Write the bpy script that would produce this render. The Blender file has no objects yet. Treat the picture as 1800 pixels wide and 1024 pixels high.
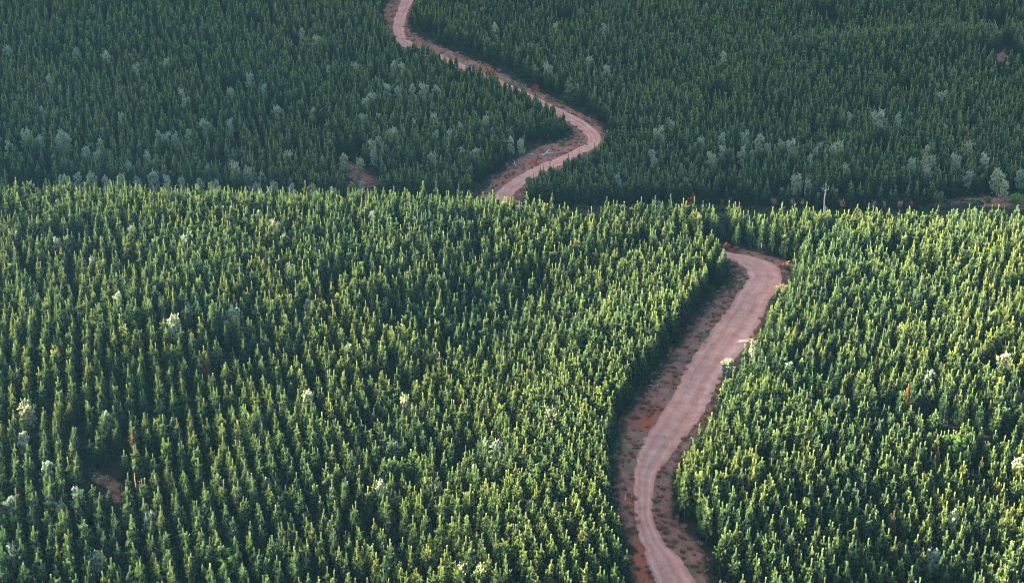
import bpy, math, random
import numpy as np
from mathutils import Vector, Matrix
R = math.radians
SC = bpy.context.scene
COL = SC.collection
rng = np.random.default_rng(7)
random.seed(7)

# ------------------------------------------------------------------ camera
PITCH = R(22.0); FPX = 2600.0; CAMZ = 180.0
cam = bpy.data.cameras.new('camera'); cam.sensor_width = 36.0; cam.lens = FPX/1800*36
cam.clip_start = 1.0; cam.clip_end = 8000.0
camo = bpy.data.objects.new('camera', cam); COL.objects.link(camo)
camo.location = (0, 0, CAMZ); camo.rotation_euler = (R(90)-PITCH, 0, 0)
SC.camera = camo
# ------------------------------------------------------------------ world, sun, exposure
SUN_EL = R(15.2); SUN_AZ = math.atan2(-1.0, 0.0)      # azimuth from +Y towards +X : low sun from the left
w = bpy.data.worlds.new('World'); SC.world = w; w.use_nodes = True
nt = w.node_tree; bg = nt.nodes['Background']
sky = nt.nodes.new('ShaderNodeTexSky'); sky.sky_type = 'NISHITA'; sky.sun_disc = False
sky.sun_elevation = SUN_EL; sky.sun_rotation = SUN_AZ; sky.air_density = 1.0; sky.dust_density = 1.2
nt.links.new(sky.outputs[0], bg.inputs[0]); bg.inputs[1].default_value = 0.057
sl = bpy.data.lights.new('sun', 'SUN'); sl.energy = 5.0; sl.angle = R(0.6); sl.color = (1.0, 0.93, 0.70)
so = bpy.data.objects.new('sun', sl); COL.objects.link(so)
sd = Vector((math.sin(SUN_AZ)*math.cos(SUN_EL), math.cos(SUN_AZ)*math.cos(SUN_EL), math.sin(SUN_EL)))
so.rotation_euler = sd.to_track_quat('Z', 'Y').to_euler(); so.location = (-300, 200, 400)
SC.view_settings.view_transform = 'Standard'; SC.view_settings.look = 'None'
SC.view_settings.exposure = 3.36; SC.view_settings.gamma = 1.0
SC.render.engine = 'CYCLES'; SC.cycles.filter_width = 0.9
SC.render.resolution_x = 1024; SC.render.resolution_y = 582

HAZE = 0.000027
# ------------------------------------------------------------------ terrain
KX = np.array([-420., -240, -140, -60, 20, 90, 160, 240, 420])
KY = np.array([100., 220, 270, 310, 350, 390, 430, 465, 500, 530, 570, 620, 680, 740, 800, 900, 1100])
ZT = np.array([
 #   -420 -240 -140  -60   20   90  160  240  420
 [   -30, -30, -30, -30, -30, -30, -30, -30, -30],  # 100
 [    -5,  -6,  -7,  -7,  -6,  -4,  -4,  -3,   0],  # 220
 [     1,   0,   0,   2,   4,   1.5,   3,   6,  12],  # 270
 [    10,  7.5, 5,  7.5, 7.5, 3.5,   4,  10,  18],  # 310
 [    20,  15.5,11.3,8.3, 6.3, 4,   4,   7,  14],  # 350
 [    15,  14,  10.4,8.7, 7.6,   5,   7,  12,  20],  # 390
 [    14,  18,  15.6,12.3, 9.4, 6.2, 8,  11.5,18],  # 430
 [    15,  19.5,18.2,14.4,10.6, 6.3,   7.5, 9.2,14],  # 465
 [    17.5,14.5,11,  9,   5.5,   4,   4,   5,   8],  # 500
 [    14,  10,   7,  5,   2,   1,   1,   1,   3],  # 530
 [    18,  14,  12, 10,   8,   8,   9,  10,  12],  # 570
 [    28,  24,  22, 20,  19,  19,  21,  22,  24],  # 620
 [    44,  38,  36, 34,  32,  33,  36,  37,  38],  # 680
 [    58,  52,  50, 48,  46,  45,  46,  46,  46],  # 740
 [    70,  66,  64, 62,  60,  58,  52,  48,  50],  # 800
 [    95,  92,  90, 88,  86,  86,  84,  80,  80],  # 900
 [   130, 128, 126,124, 122, 122, 122, 120, 120],  # 1100
], dtype=float)
def herm(K, q):
    q = np.clip(q, K[0], K[-1]-1e-6); i = np.clip(np.searchsorted(K, q, side='right')-1, 0, len(K)-2)
    h = K[i+1]-K[i]; t = (q-K[i])/h
    h00 = 2*t**3-3*t**2+1; h10 = t**3-2*t**2+t; h01 = -2*t**3+3*t**2; h11 = t**3-t**2
    return i, h, h00, h10, h01, h11
def slopes(K, V):          # along axis 0
    S = np.zeros_like(V); d = np.diff(V, axis=0)/np.diff(K)[:, None]
    h = np.diff(K)[:, None]
    S[1:-1] = (d[:-1]*h[1:]+d[1:]*h[:-1])/(h[:-1]+h[1:]); S[0] = d[0]; S[-1] = d[-1]
    return S
SY = slopes(KY, ZT)
def ground(x, y):
    x = np.asarray(x, float); y = np.asarray(y, float); sh = np.broadcast(x, y).shape
    x = np.broadcast_to(x, sh).ravel(); y = np.broadcast_to(y, sh).ravel()
    i, h, a, b, c, d = herm(KY, y)
    row = ZT[i]*a[:, None]+SY[i]*(b*h)[:, None]+ZT[i+1]*c[:, None]+SY[i+1]*(d*h)[:, None]   # n x 9
    SX = slopes(KX, row.T).T
    j, hx, A, B, Cc, D = herm(KX, x); n = np.arange(len(x))
    z = row[n, j]*A+SX[n, j]*B*hx+row[n, j+1]*Cc+SX[n, j+1]*D*hx
    z = z+0.5*np.sin(x/17+y/23)+0.4*np.sin(y/13-x/29+1.3)+0.7*np.sin(x/41-y/37+2)
    z = z+np.clip((480-y)/60, 0, 1)*(1.7*np.sin(x/9.5+y/26+0.6)*np.sin(y/17+1.1)+0.9*np.sin(x/24-y/15+0.4)+2.6*np.sin(x/36-y/40+8.0)*(1-np.exp(-((x-62)/38)**2)))
    # little hollow with bare ground low on the left
    z = z-3.0*np.exp(-(((x+81)/9)**2+((y-305)/7)**2))
    z = z+np.clip((x-70)/90, 0, 1)*(3.4*np.exp(-((y-642-0.03*x)/15)**2)-6.5*np.exp(-((y-672-0.03*x)/16)**2))
    # unseen mountain added out to the left so its shadow covers the far slope
    r = np.clip((-x-330)/370, 0, 1); r = r*r*(3-2*r)
    e = np.clip((y-(532-0.22*np.clip(-x-330, 0, 330)+0.5*np.clip(-x-680, 0, 900)))/62, 0, 1); e = e*e*(3-2*e)
    z = z+r*e*(315+18*np.sin(y/60)+10*np.sin(y/23+x/50))
    return z.reshape(sh)
CP, SP = math.cos(PITCH), math.sin(PITCH)
def proj(x, y, z):
    dz = z-CAMZ; dep = y*CP-dz*SP; up = y*SP+dz*CP
    return 900+FPX*x/dep, 512-FPX*up/dep, dep
def at(px, py, lift=0.0, ymin=0):     # picture point -> ground point (or tree tip at `lift` above the ground)
    px = np.atleast_1d(np.asarray(px, float)); py = np.atleast_1d(np.asarray(py, float))
    a = (px-900)/FPX; b = (512-py)/FPX
    dx, dy, dz = a, CP+b*SP, -SP+b*CP
    t = np.full(px.shape, 230.0); hit = np.zeros(px.shape, bool); T = np.full(px.shape, 900.0)
    for s in range(900):
        g = ground(dx*t, dy*t)+lift
        new = (~hit) & (CAMZ+dz*t < g) & (dy*t > ymin)
        T[new] = t[new]; hit |= new
        if hit.all(): break
        t = t+1.0
    lo, hi = T-1.0, T.copy()
    for s in range(12):
        m = (lo+hi)/2; u = CAMZ+dz*m < ground(dx*m, dy*m)+lift
        hi = np.where(u, m, hi); lo = np.where(u, lo, m)
    return dx*hi, dy*hi, ground(dx*hi, dy*hi)

# ------------------------------------------------------------------ node helpers
def mat(name):
    m = bpy.data.materials.new(name); m.use_nodes = True
    return m, m.node_tree, m.node_tree.nodes['Principled BSDF']
def N(nt, t, **kw):
    n = nt.nodes.new(t)
    for k, v in kw.items():
        if k in n.inputs.keys(): n.inputs[k].default_value = v
        else: setattr(n, k, v)
    return n
def ramp(nt, src, pts):
    r = nt.nodes.new('ShaderNodeValToRGB'); e = r.color_ramp.elements
    while len(e) < len(pts): e.new(0.5)
    for k, (p, c) in enumerate(pts):
        e[k].position = p; e[k].color = (*c, 1) if len(c) == 3 else c
    nt.links.new(src, r.inputs[0]); return r.outputs[0]
def mixc(nt, f, a, b, mode='MIX'):
    m = nt.nodes.new('ShaderNodeMix'); m.data_type = 'RGBA'; m.blend_type = mode
    for s, v in ((0, f), (6, a), (7, b)):
        if hasattr(v, 'links'): nt.links.new(v, m.inputs[s])
        elif isinstance(v, (int, float)): m.inputs[s].default_value = v
        else: m.inputs[s].default_value = (*v, 1)
    return m.outputs[2]
def noise(nt, scale, detail=4, rough=0.6, vec=None, dist=0.0):
    n = nt.nodes.new('ShaderNodeTexNoise'); n.inputs['Scale'].default_value = scale
    n.inputs['Detail'].default_value = detail; n.inputs['Roughness'].default_value = rough
    n.inputs['Distortion'].default_value = dist
    if vec: nt.links.new(vec, n.inputs['Vector'])
    return n.outputs[0]
def bump(nt, bsdf, h, s, d):
    b = nt.nodes.new('ShaderNodeBump'); b.inputs['Strength'].default_value = s; b.inputs['Distance'].default_value = d
    nt.links.new(h, b.inputs['Height']); nt.links.new(b.outputs[0], bsdf.inputs['Normal'])
def geo(nt): return nt.nodes.new('ShaderNodeNewGeometry').outputs['Position']

def foliage(name, dark, mid, tip, var=0.35, transl=0.25, hue=None):
    """leaf colour: tip attribute blends old needles, darkened for inner crown shade, to brightened new growth, each plant a little different"""
    m, nt, b = mat(name); L = nt.links
    at_ = nt.nodes.new('ShaderNodeAttribute'); at_.attribute_name = 'tipw'
    oi = nt.nodes.new('ShaderNodeObjectInfo')
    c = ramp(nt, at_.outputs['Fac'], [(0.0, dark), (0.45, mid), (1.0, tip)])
    c2 = ramp(nt, oi.outputs['Random'], hue or [(0.0, (0.72, 0.80, 0.80)), (0.35, (0.95, 1.0, 0.9)), (0.7, (1.1, 1.08, 0.85)), (0.93, (1.35, 1.2, 0.8)), (1.0, (1.2, 1.0, 0.75))])
    out = mixc(nt, 1.0, c, c2, 'MULTIPLY')
    big = noise(nt, 0.018, 3, 0.6, geo(nt))
    bc = ramp(nt, big, [(0.35, (0.85, 0.95, 1.05)), (0.62, (1.12, 1.08, 0.92))])
    out = mixc(nt, 1.0, out, bc, 'MULTIPLY')
    L.new(out, b.inputs['Base Color']); b.inputs['Roughness'].default_value = 0.62
    b.inputs['Specular IOR Level'].default_value = 0.25
    tr = nt.nodes.new('ShaderNodeBsdfTranslucent'); L.new(out, tr.inputs[0])
    ms = nt.nodes.new('ShaderNodeMixShader'); ms.inputs[0].default_value = transl
    L.new(b.outputs[0], ms.inputs[1]); L.new(tr.outputs[0], ms.inputs[2])
    L.new(ms.outputs[0], nt.nodes['Material Output'].inputs[0])
    return m
def bark(name, a, c):
    m, nt, b = mat(name)
    nt.links.new(ramp(nt, noise(nt, 6, 4), [(0.3, a), (0.7, c)]), b.inputs['Base Color']); b.inputs['Roughness'].default_value = 0.9
    return m
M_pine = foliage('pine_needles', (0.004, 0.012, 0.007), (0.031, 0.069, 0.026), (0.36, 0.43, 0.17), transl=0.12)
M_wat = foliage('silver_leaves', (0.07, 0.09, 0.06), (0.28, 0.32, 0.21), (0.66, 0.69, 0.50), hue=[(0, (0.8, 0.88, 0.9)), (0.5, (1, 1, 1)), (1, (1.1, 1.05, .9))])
M_green = foliage('broad_leaves', (0.05, 0.11, 0.03), (0.10, 0.2, 0.04), (0.22, 0.32, 0.07))
M_yel = foliage('yellow_leaves', (0.15, 0.17, 0.03), (0.3, 0.32, 0.04), (0.5, 0.5, 0.06))
M_rust = foliage('dead_needles', (0.07, 0.05, 0.02), (0.17, 0.11, 0.045), (0.40, 0.24, 0.10))
M_red = foliage('red_leaves', (0.15, 0.02, 0.015), (0.33, 0.04, 0.03), (0.45, 0.07, 0.04))
M_oran = foliage('orange_leaves', (0.12, 0.05, 0.02), (0.33, 0.10, 0.05), (0.45, 0.17, 0.08))
M_bark = bark('pine_bark', (0.06, 0.038, 0.03), (0.13, 0.08, 0.06))
M_obark = bark('orange_bark', (0.30, 0.15, 0.08), (0.50, 0.28, 0.15))
M_wbark = bark('pale_bark', (0.13, 0.12, 0.11), (0.28, 0.26, 0.24))
M_dead = bark('bleached_wood', (0.38, 0.32, 0.26), (0.66, 0.57, 0.48))
M_twig = foliage('dry_brush', (0.16, 0.07, 0.045), (0.32, 0.15, 0.105), (0.48, 0.27, 0.2), hue=[(0, (0.8, 0.8, 0.8)), (1, (1.2, 1.15, 1.1))])
M_grass = foliage('verge_grass', (0.06, 0.08, 0.025), (0.12, 0.14, 0.05), (0.22, 0.22, 0.09))
M_rock = bark('rock', (0.25, 0.17, 0.14), (0.55, 0.45, 0.4))
m, nt_, b_ = mat('white_paint'); b_.inputs['Base Color'].default_value = (0.8, 0.8, 0.78, 1); M_white = m

# ------------------------------------------------------------------ mesh helpers
def mesh(name, V, F, m=None, tip=None, smooth=False, uv=None, edge=None):
    """V n x 3, F list/array of faces (all tris or all quads when array)"""
    me = bpy.data.meshes.new(name); V = np.asarray(V, np.float32)
    if isinstance(F, np.ndarray):
        k = F.shape[1]; me.vertices.add(len(V)); me.vertices.foreach_set('co', V.ravel())
        me.loops.add(F.size); me.loops.foreach_set('vertex_index', F.ravel().astype(np.int32))
        me.polygons.add(len(F)); me.polygons.foreach_set('loop_start', np.arange(0, F.size, k, dtype=np.int32))
        me.update(calc_edges=True); me.validate()
    else:
        me.from_pydata(V.tolist(), [], F); me.update()
    if tip is not None:
        a = me.attributes.new('tipw', 'FLOAT', 'POINT'); a.data.foreach_set('value', np.asarray(tip, np.float32))
    if edge is not None:
        a = me.attributes.new('edge', 'FLOAT', 'POINT'); a.data.foreach_set('value', np.asarray(edge, np.float32).ravel())
    if uv is not None:
        u = me.uv_layers.new(name='UVMap'); vi = np.empty(len(me.loops), np.int32); me.loops.foreach_get('vertex_index', vi)
        u.data.foreach_set('uv', np.asarray(uv, np.float32)[vi].ravel())
    if m: me.materials.append(m)
    if smooth: me.polygons.foreach_set('use_smooth', np.ones(len(me.polygons), bool))
    return me
def link(name, me, parent=None, loc=None):
    o = bpy.data.objects.new(name, me); COL.objects.link(o)
    if parent: o.parent = parent
    if loc is not None: o.location = loc
    return o
def tag(o, label, cat=None, group=None, kind=None):
    if label: o['label'] = label
    if cat: o['category'] = cat
    if group: o['group'] = group
    if kind: o['kind'] = kind
    return o
def tube(path, rad, n=6):
    path = np.asarray(path, float); V = []; F = []
    for k, (p, r) in enumerate(zip(path, rad)):
        t = path[min(k+1, len(path)-1)]-path[max(k-1, 0)]; t /= np.linalg.norm(t)+1e-9
        a = np.cross(t, (0.31, 0.93, 0.17)); a /= np.linalg.norm(a); b = np.cross(t, a)
        for j in range(n):
            q = 2*math.pi*j/n; V.append(p+r*(math.cos(q)*a+math.sin(q)*b))
    for k in range(len(path)-1):
        for j in range(n):
            F.append((k*n+j, k*n+(j+1) % n, (k+1)*n+(j+1) % n, (k+1)*n+j))
    F.append(tuple(range(n))[::-1]); F.append(tuple((len(path)-1)*n+j for j in range(n)))
    return V, F
def tubes(lst, n=6):
    V = []; F = []
    for p, r in lst:
        v, f = tube(p, r, n); F += [tuple(i+len(V) for i in q) for q in f]; V += v
    return V, F
def brush(P, D, length, width, k, r, tip0, tip1, fwd=0.7):
    """needle tufts round the points P (n x 3) whose shoot runs along D; returns tri soup"""
    n = len(P); P = np.repeat(P, k, 0); D = np.repeat(D, k, 0); tw = np.repeat(np.linspace(tip0, tip1, n), k)
    rd = r.normal(size=P.shape); rd -= (rd*D).sum(1)[:, None]*D; rd /= np.linalg.norm(rd, axis=1)[:, None]+1e-9
    d = rd+fwd*D; d /= np.linalg.norm(d, axis=1)[:, None]
    s = np.cross(d, r.normal(size=P.shape)); s /= np.linalg.norm(s, axis=1)[:, None]+1e-9
    L = length*(0.7+0.6*r.random(len(P)))[:, None]; W = width*0.5
    A = P-s*W; B = P+s*W; Cc = P+d*L+s*W*0.6; E = P+d*L-s*W*0.6
    V = np.stack([A, B, Cc, E], 1).reshape(-1, 3)
    T = np.stack([tw*0.75, tw*0.75, tw, tw], 1).reshape(-1)+r.normal(size=len(V))*0.04
    return V, T
def quads(n): return np.arange(n*4).reshape(-1, 4)

# ------------------------------------------------------------------ tree kinds
def pine_mesh(seed, H=9.4, Rb=1.5, bare=0.0, fork=False, density=1.0, name='crown', m=None):
    r = np.random.default_rng(seed); Vs = []; Ts = []
    lean = r.normal(size=2)*0.02
    def axis(h): return np.array([lean[0]*h+0.05*math.sin(h*1.1+seed), lean[1]*h+0.05*math.cos(h*0.9+seed), h])
    h = 0.25+bare*H; branches = []
    top = H*(0.80 if not fork else 0.80)
    while h < top:
        f = max(0.0, (h-0.3)/(H-0.3)); nb = r.integers(4, 7); a0 = r.random()*6.28
        Lr = Rb*(1-f**1.4)**0.95*(0.75+0.45*r.random())+0.2
        if bare and f < bare+0.12: Lr *= 0.6
        for k in range(nb):
            a = a0+k*6.283/nb+r.normal()*0.25; L = Lr*(0.5+0.75*r.random())
            e0 = R(8+38*f+r.normal()*6)
            u = np.array([math.cos(a), math.sin(a), 0])
            pts = [axis(h)]; e = e0; st = L/5*1.15
            for s in range(5):
                pts.append(pts[-1]+st*(u*math.cos(e)+np.array([0, 0, math.sin(e)]))); e += R(11+4*f)
            branches.append((np.array(pts), f, L))
        h += 0.42+0.22*r.random() if f < 0.75 else 0.5+0.2*r.random()
    for pts, f, L in branches:
        n = max(4, int(L/0.17*density)); t = np.linspace(0.22 if f < 0.7 else 0.05, 1, n)*5
        i = np.clip(t.astype(int), 0, 4); fr = (t-i)[:, None]; P = pts[i]*(1-fr)+pts[i+1]*fr
        D = pts[i+1]-pts[i]; D /= np.linalg.norm(D, axis=1)[:, None]
        v, tw = brush(P, D, 0.24, 0.11, 5, r, 0.0, 0.12+0.42*f+0.1*r.random()); Vs.append(v); Ts.append(tw)  # low tip weights down the crown put shade into the needle colour
        for s in range(3 if L < 0.8 else 4):          # upturned side shoots
            q = r.random()*0.6+0.38; i = min(4, int(q*5)); p = pts[i]+(pts[i+1]-pts[i])*(q*5-i)
            d = r.normal(size=3)*0.28+np.array([0, 0, 1.0])+D[min(len(D)-1, i)]*0.4; d /= np.linalg.norm(d)
            ls = 0.5+0.8*r.random(); n = max(3, int(ls/0.12)); P = p+np.linspace(0.1, 1, n)[:, None]*ls*d
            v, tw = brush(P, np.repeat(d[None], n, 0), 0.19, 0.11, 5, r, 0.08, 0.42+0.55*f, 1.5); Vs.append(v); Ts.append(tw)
        # candle at the tip of the branch
        d = np.array([0, 0, 1.0])+D[-1]*0.35+r.normal(size=3)*0.1; d /= np.linalg.norm(d); ls = 0.45+0.75*f*r.random()
        n = 6; P = pts[-1]+np.linspace(0, 1, n)[:, None]*ls*d
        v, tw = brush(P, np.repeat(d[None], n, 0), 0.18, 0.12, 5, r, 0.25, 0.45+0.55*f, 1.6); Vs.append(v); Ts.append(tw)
    # leader(s)
    leads = [(axis(H-2.2), np.array([0, 0, 1.0]), 2.6+0.9*r.random())]
    if fork:
        a = r.random()*6.28
        leads = [(axis(H-1.9), np.array([math.cos(a+q)*0.35, math.sin(a+q)*0.35, 1.0]), 1.7+0.3*r.random()) for q in (0, 2.2, 4.2)]
    for p, d, ll in leads:
        d = d/np.linalg.norm(d); n = int(ll/0.09); P = p+np.linspace(0, 1, n)[:, None]*ll*d
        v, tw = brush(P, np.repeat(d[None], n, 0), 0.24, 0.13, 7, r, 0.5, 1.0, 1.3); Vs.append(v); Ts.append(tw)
    V = np.concatenate(Vs); T = np.clip(np.concatenate(Ts), 0, 1)
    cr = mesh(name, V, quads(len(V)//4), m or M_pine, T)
    hs = np.linspace(-0.3, H*0.93, 8)
    v, f = tube([axis(q) for q in hs], 0.15*(1-hs/H)**0.8+0.025, 6)
    return cr, v, f
def pine(seed, tm=None, **kw):
    cr, v, f = pine_mesh(seed, **kw); return cr, mesh('trunk', v, f, tm or M_bark, smooth=True)
def leafy(seed, H=7.0, Rr=2.0, cz=0.62, m=None, tm=None, limbs=9, leaves=2600, size=0.16, flat=1.0, trunkr=0.14, spray=False):
    """irregular broadleaf tree: limbs, twigs and leaf sprays gathered in clumps round the twig ends"""
    r = np.random.default_rng(seed); L = []; ends = []
    k0 = np.array([0, 0, -0.3]); kt = np.array([r.normal()*0.2, r.normal()*0.2, H*0.38])
    L.append(([k0, kt*0.5+r.normal(size=3)*0.05, kt], [trunkr, trunkr*0.8, trunkr*0.65]))
    for i in range(limbs):
        a = i*2.4+r.normal()*0.4; q = (i+0.5)/limbs; rr = Rr*math.sqrt(1-(q*0.85)**2)*(0.65+0.5*r.random())
        z = H*(0.18+0.80*q)*(0.93+0.1*r.random()); e = np.array([math.cos(a)*rr, math.sin(a)*rr, z])
        s = kt*min(1.0, 0.3+0.9*q); mid = (s+e)/2+np.array([0, 0, -0.1*H*0.3])+r.normal(size=3)*0.15
        L.append(([s, mid, e], [trunkr*0.45, trunkr*0.3, trunkr*0.12]))
        for j in range(4):
            p = mid+(e-mid)*(0.3+0.7*r.random()); d = r.normal(size=3)*0.5*Rr*0.6; d[2] = abs(d[2])*0.6*flat+0.1
            L.append(([p, p+d*0.5, p+d], [trunkr*0.18, trunkr*0.12, trunkr*0.05])); ends.append((p+d, 0.30+0.34*r.random()))
        ends.append((e, 0.45+0.3*r.random()))
    Vs = []; Ts = []
    per = max(8, leaves//len(ends))
    for p, cr_ in ends:
        cr_ *= Rr/2.0
        if spray:
            for q in range(5):
                dd = r.normal(size=3)*0.75+np.array([0, 0, 0.75]); dd /= np.linalg.norm(dd); ls = (0.5+0.7*r.random())*Rr/2; n = 9
                P = p+np.linspace(0, 1, n)[:, None]*ls*dd
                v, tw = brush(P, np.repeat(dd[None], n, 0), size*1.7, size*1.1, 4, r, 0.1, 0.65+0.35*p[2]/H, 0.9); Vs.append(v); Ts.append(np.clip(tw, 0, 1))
            continue
        n = int(per*(0.6+0.8*r.random())); d = r.normal(size=(n, 3)); d /= np.linalg.norm(d, axis=1)[:, None]
        rad = cr_*r.random(n)**0.45; P = p+d*rad[:, None]*np.array([1.15, 1.15, 0.75]); 
        v, tw = brush(P, d, size*1.5, size, 1, r, 0, 1, 0.8)
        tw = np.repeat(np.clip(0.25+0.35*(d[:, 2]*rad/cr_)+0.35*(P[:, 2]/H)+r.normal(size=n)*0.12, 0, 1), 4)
        Vs.append(v); Ts.append(tw)
    V = np.concatenate(Vs); T = np.concatenate(Ts)
    v, f = tubes(L, 5)
    return mesh('crown', V, quads(len(V)//4), m or M_wat, T), mesh('trunk', v, f, tm or M_wbark, smooth=True)

PV = [('conical pine', 9.4, 1.50, {}), ('broad bushy pine', 9.0, 1.75, {}), ('slim tall pine', 9.9, 1.2, {}), ('stout spreading pine', 8.2, 1.85, {}),
      ('fork-topped pine', 9.0, 1.45, dict(fork=True)), ('narrow thin-crowned pine', 9.6, 1.05, dict(bare=0.12)), ('full leafy pine', 8.8, 1.6, {}), ('tapering pine', 9.5, 1.35, {}),
      ('short young pine', 7.4, 1.3, {}), ('sparse lanky pine', 10.2, 0.95, dict(bare=0.18)), ('wide fork-topped pine', 8.6, 1.7, dict(fork=True)), ('low full pine', 7.9, 1.6, {}),
      ('slender spire pine', 10.0, 1.1, {}), ('shaggy pine', 9.1, 1.55, {})]
PINES = [pine(70+q*7, H=a, Rb=b, **c) for q, (_, a, b, c) in enumerate(PV)]
PLOOK = [a[0] for a in PV]

# ------------------------------------------------------------------ roads : picture edges laid on the ground
def interp(poly, n):
    p = np.array(poly, float); d = np.r_[0, np.cumsum(np.hypot(*np.diff(p, axis=0).T))]; q = np.linspace(0, d[-1], n)
    return np.stack([np.interp(q, d, p[:, 0]), np.interp(q, d, p[:, 1])], 1)
# rows: verge-left, road-left, road-right, verge-right (photo pixels of points on the ground)
NEAR = [
 ((1118,1090),(1172,1075),(1262,1070),(1300,1060)),
 ((1108,1024),(1150,1018),(1226,1024),(1262,1022)),
 ((1103, 990),(1137, 984),(1203, 990),(1250, 985)),
 ((1097, 953),(1125, 952),(1168, 955),(1238, 962)),
 ((1088, 915),(1118, 918),(1152, 925),(1205, 930)),
 ((1080, 880),(1114, 884),(1148, 895),(1190, 905)),
 ((1076, 845),(1113, 855),(1148, 866),(1190, 875)),
 ((1082, 800),(1116, 824),(1153, 840),(1190, 850)),
 ((1085, 765),(1122, 797),(1172, 815),(1205, 825)),
 ((1096, 728),(1136, 769),(1197, 776),(1235, 785)),
 ((1122, 697),(1153, 744),(1220, 750),(1250, 760)),
 ((1152, 655),(1180, 700),(1240, 722),(1262, 730)),
 ((1178, 617),(1205, 650),(1265, 672),(1285, 680)),
 ((1207, 580),(1224, 620),(1288, 638),(1305, 645)),
 ((1228, 552),(1243, 594),(1313, 605),(1328, 610)),
 ((1257, 514),(1272, 553),(1338, 565),(1350, 570)),
 ((1283, 498),(1295, 519),(1358, 522),(1372, 524)),
 ((1288, 484),(1312, 495),(1374, 497),(1392, 497)),
 ((1287, 474),(1316, 483),(1374, 480),(1396, 474)),
 ((1286, 467),(1310, 473),(1365, 468),(1385, 460)),
 ((1284, 462),(1298, 466),(1342, 457),(1360, 450)),
 ((1278, 458),(1284, 460),(1310, 449),(1318, 440)),
 ((1255, 452),(1258, 452),(1262, 441),(1266, 434)),
]
FAR = [
 ((830, 350),(850, 360),(880, 368),(915, 372)),
 ((840, 338),(862, 346),(893, 355),(925, 352)),
 ((856, 318),(884, 328),(908, 338),(940, 342)),
 ((875, 303),(912, 309),(934, 318),(960, 326)),
 ((900, 283),(945, 292),(965, 300),(985, 306)),
 ((920, 268),(975, 280),(995, 288),(1008, 294)),
 ((945, 255),(1005, 266),(1025, 272),(1036, 277)),
 ((975, 250),(1026, 256),(1048, 258),(1062, 262)),
 ((1000,245),(1033, 248),(1056, 246),(1068, 248)),
 ((1004,236),(1030, 239),(1055, 238),(1066, 234)),
 ((1002,228),(1019, 229),(1047, 229),(1060, 222)),
 ((994, 221),(1006, 220),(1034, 218),(1046, 211)),
 ((980, 213),(993, 213),(1014, 206),(1026, 199)),
 ((962, 203),(972, 201),(990, 195),(1002, 189)),
 ((925, 182),(934, 180),(948, 173),(958, 165)),
 ((888, 164),(897, 162),(909, 155),(917, 146)),
 ((850, 146),(858, 144),(870, 137),(880, 126)),
 ((805, 126),(812, 124),(822, 117),(832, 104)),
 ((765, 108),(771, 106),(782, 100),(790, 88)),
 ((725,  94),(732,  92),(745,  87),(756,  74)),
 ((695,  80),(703,  80),(722,  74),(736,  63)),
 ((683,  62),(693,  64),(712,  62),(724,  58)),
 ((676,  42),(690,  46),(712,  44),(720,  42)),
 ((671,  24),(694,  29),(716,  28),(722,  26)),
 ((676,   8),(701,  12),(723,  12),(728,  10)),
 ((690,  -8),(709,  -6),(731,  -6),(736,  -8)),
 ((704, -30),(722, -28),(746, -28),(752, -30)),
]
def smooth_rows(rows, n, ymin):
    A = np.array(rows, float); P = []
    for c in range(4):
        x, y, z = at(A[:, c, 0], A[:, c, 1], ymin=ymin); P.append(np.stack([x, y], 1))
    P = np.stack(P, 1)                        # rows x 4 x 2 in metres
    return P
def densify(P, n):
    s = np.r_[0, np.cumsum(np.linalg.norm(np.diff(P[:, 1:3].mean(1), axis=0), axis=1))]
    q = np.linspace(0, s[-1], n); K = s; flat = P.reshape(len(P), -1)
    S = slopes(K, flat); i, h, a, b, c, d = herm(K, q)
    out = flat[i]*a[:, None]+S[i]*(b*h)[:, None]+flat[i+1]*c[:, None]+S[i+1]*(d*h)[:, None]
    return out.reshape(n, 4, 2), q
Pn = smooth_rows(NEAR, 0, 0); Pf = smooth_rows(FAR, 0, 490)
# hidden stretch over the crest between the two visible stretches, same width all the way
a0 = Pn[-1, 1:3].mean(0); b0 = Pf[0, 1:3].mean(0)
ctrl = np.array([a0, a0+(-22, 12), a0+(-52, 24), (28, 478), (5, 500), b0+(-4, -12), b0], float)
cs = np.r_[0, np.cumsum(np.linalg.norm(np.diff(ctrl, axis=0), axis=1))]
q = np.linspace(0, cs[-1], 14)[1:-1]; S = slopes(cs, ctrl); i, h, a, b, c, d = herm(cs, q)
mid = ctrl[i]*a[:, None]+S[i]*(b*h)[:, None]+ctrl[i+1]*c[:, None]+S[i+1]*(d*h)[:, None]
tg = np.gradient(mid, axis=0); tg /= np.linalg.norm(tg, axis=1)[:, None]; nl = np.stack([-tg[:, 1], tg[:, 0]], 1)
Pm = np.stack([mid+nl*4.2, mid+nl*3.0, mid-nl*3.0, mid-nl*4.2], 1)
ROAD = np.concatenate([Pn, Pm, Pf])
RD, RS = densify(ROAD, 900)
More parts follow.
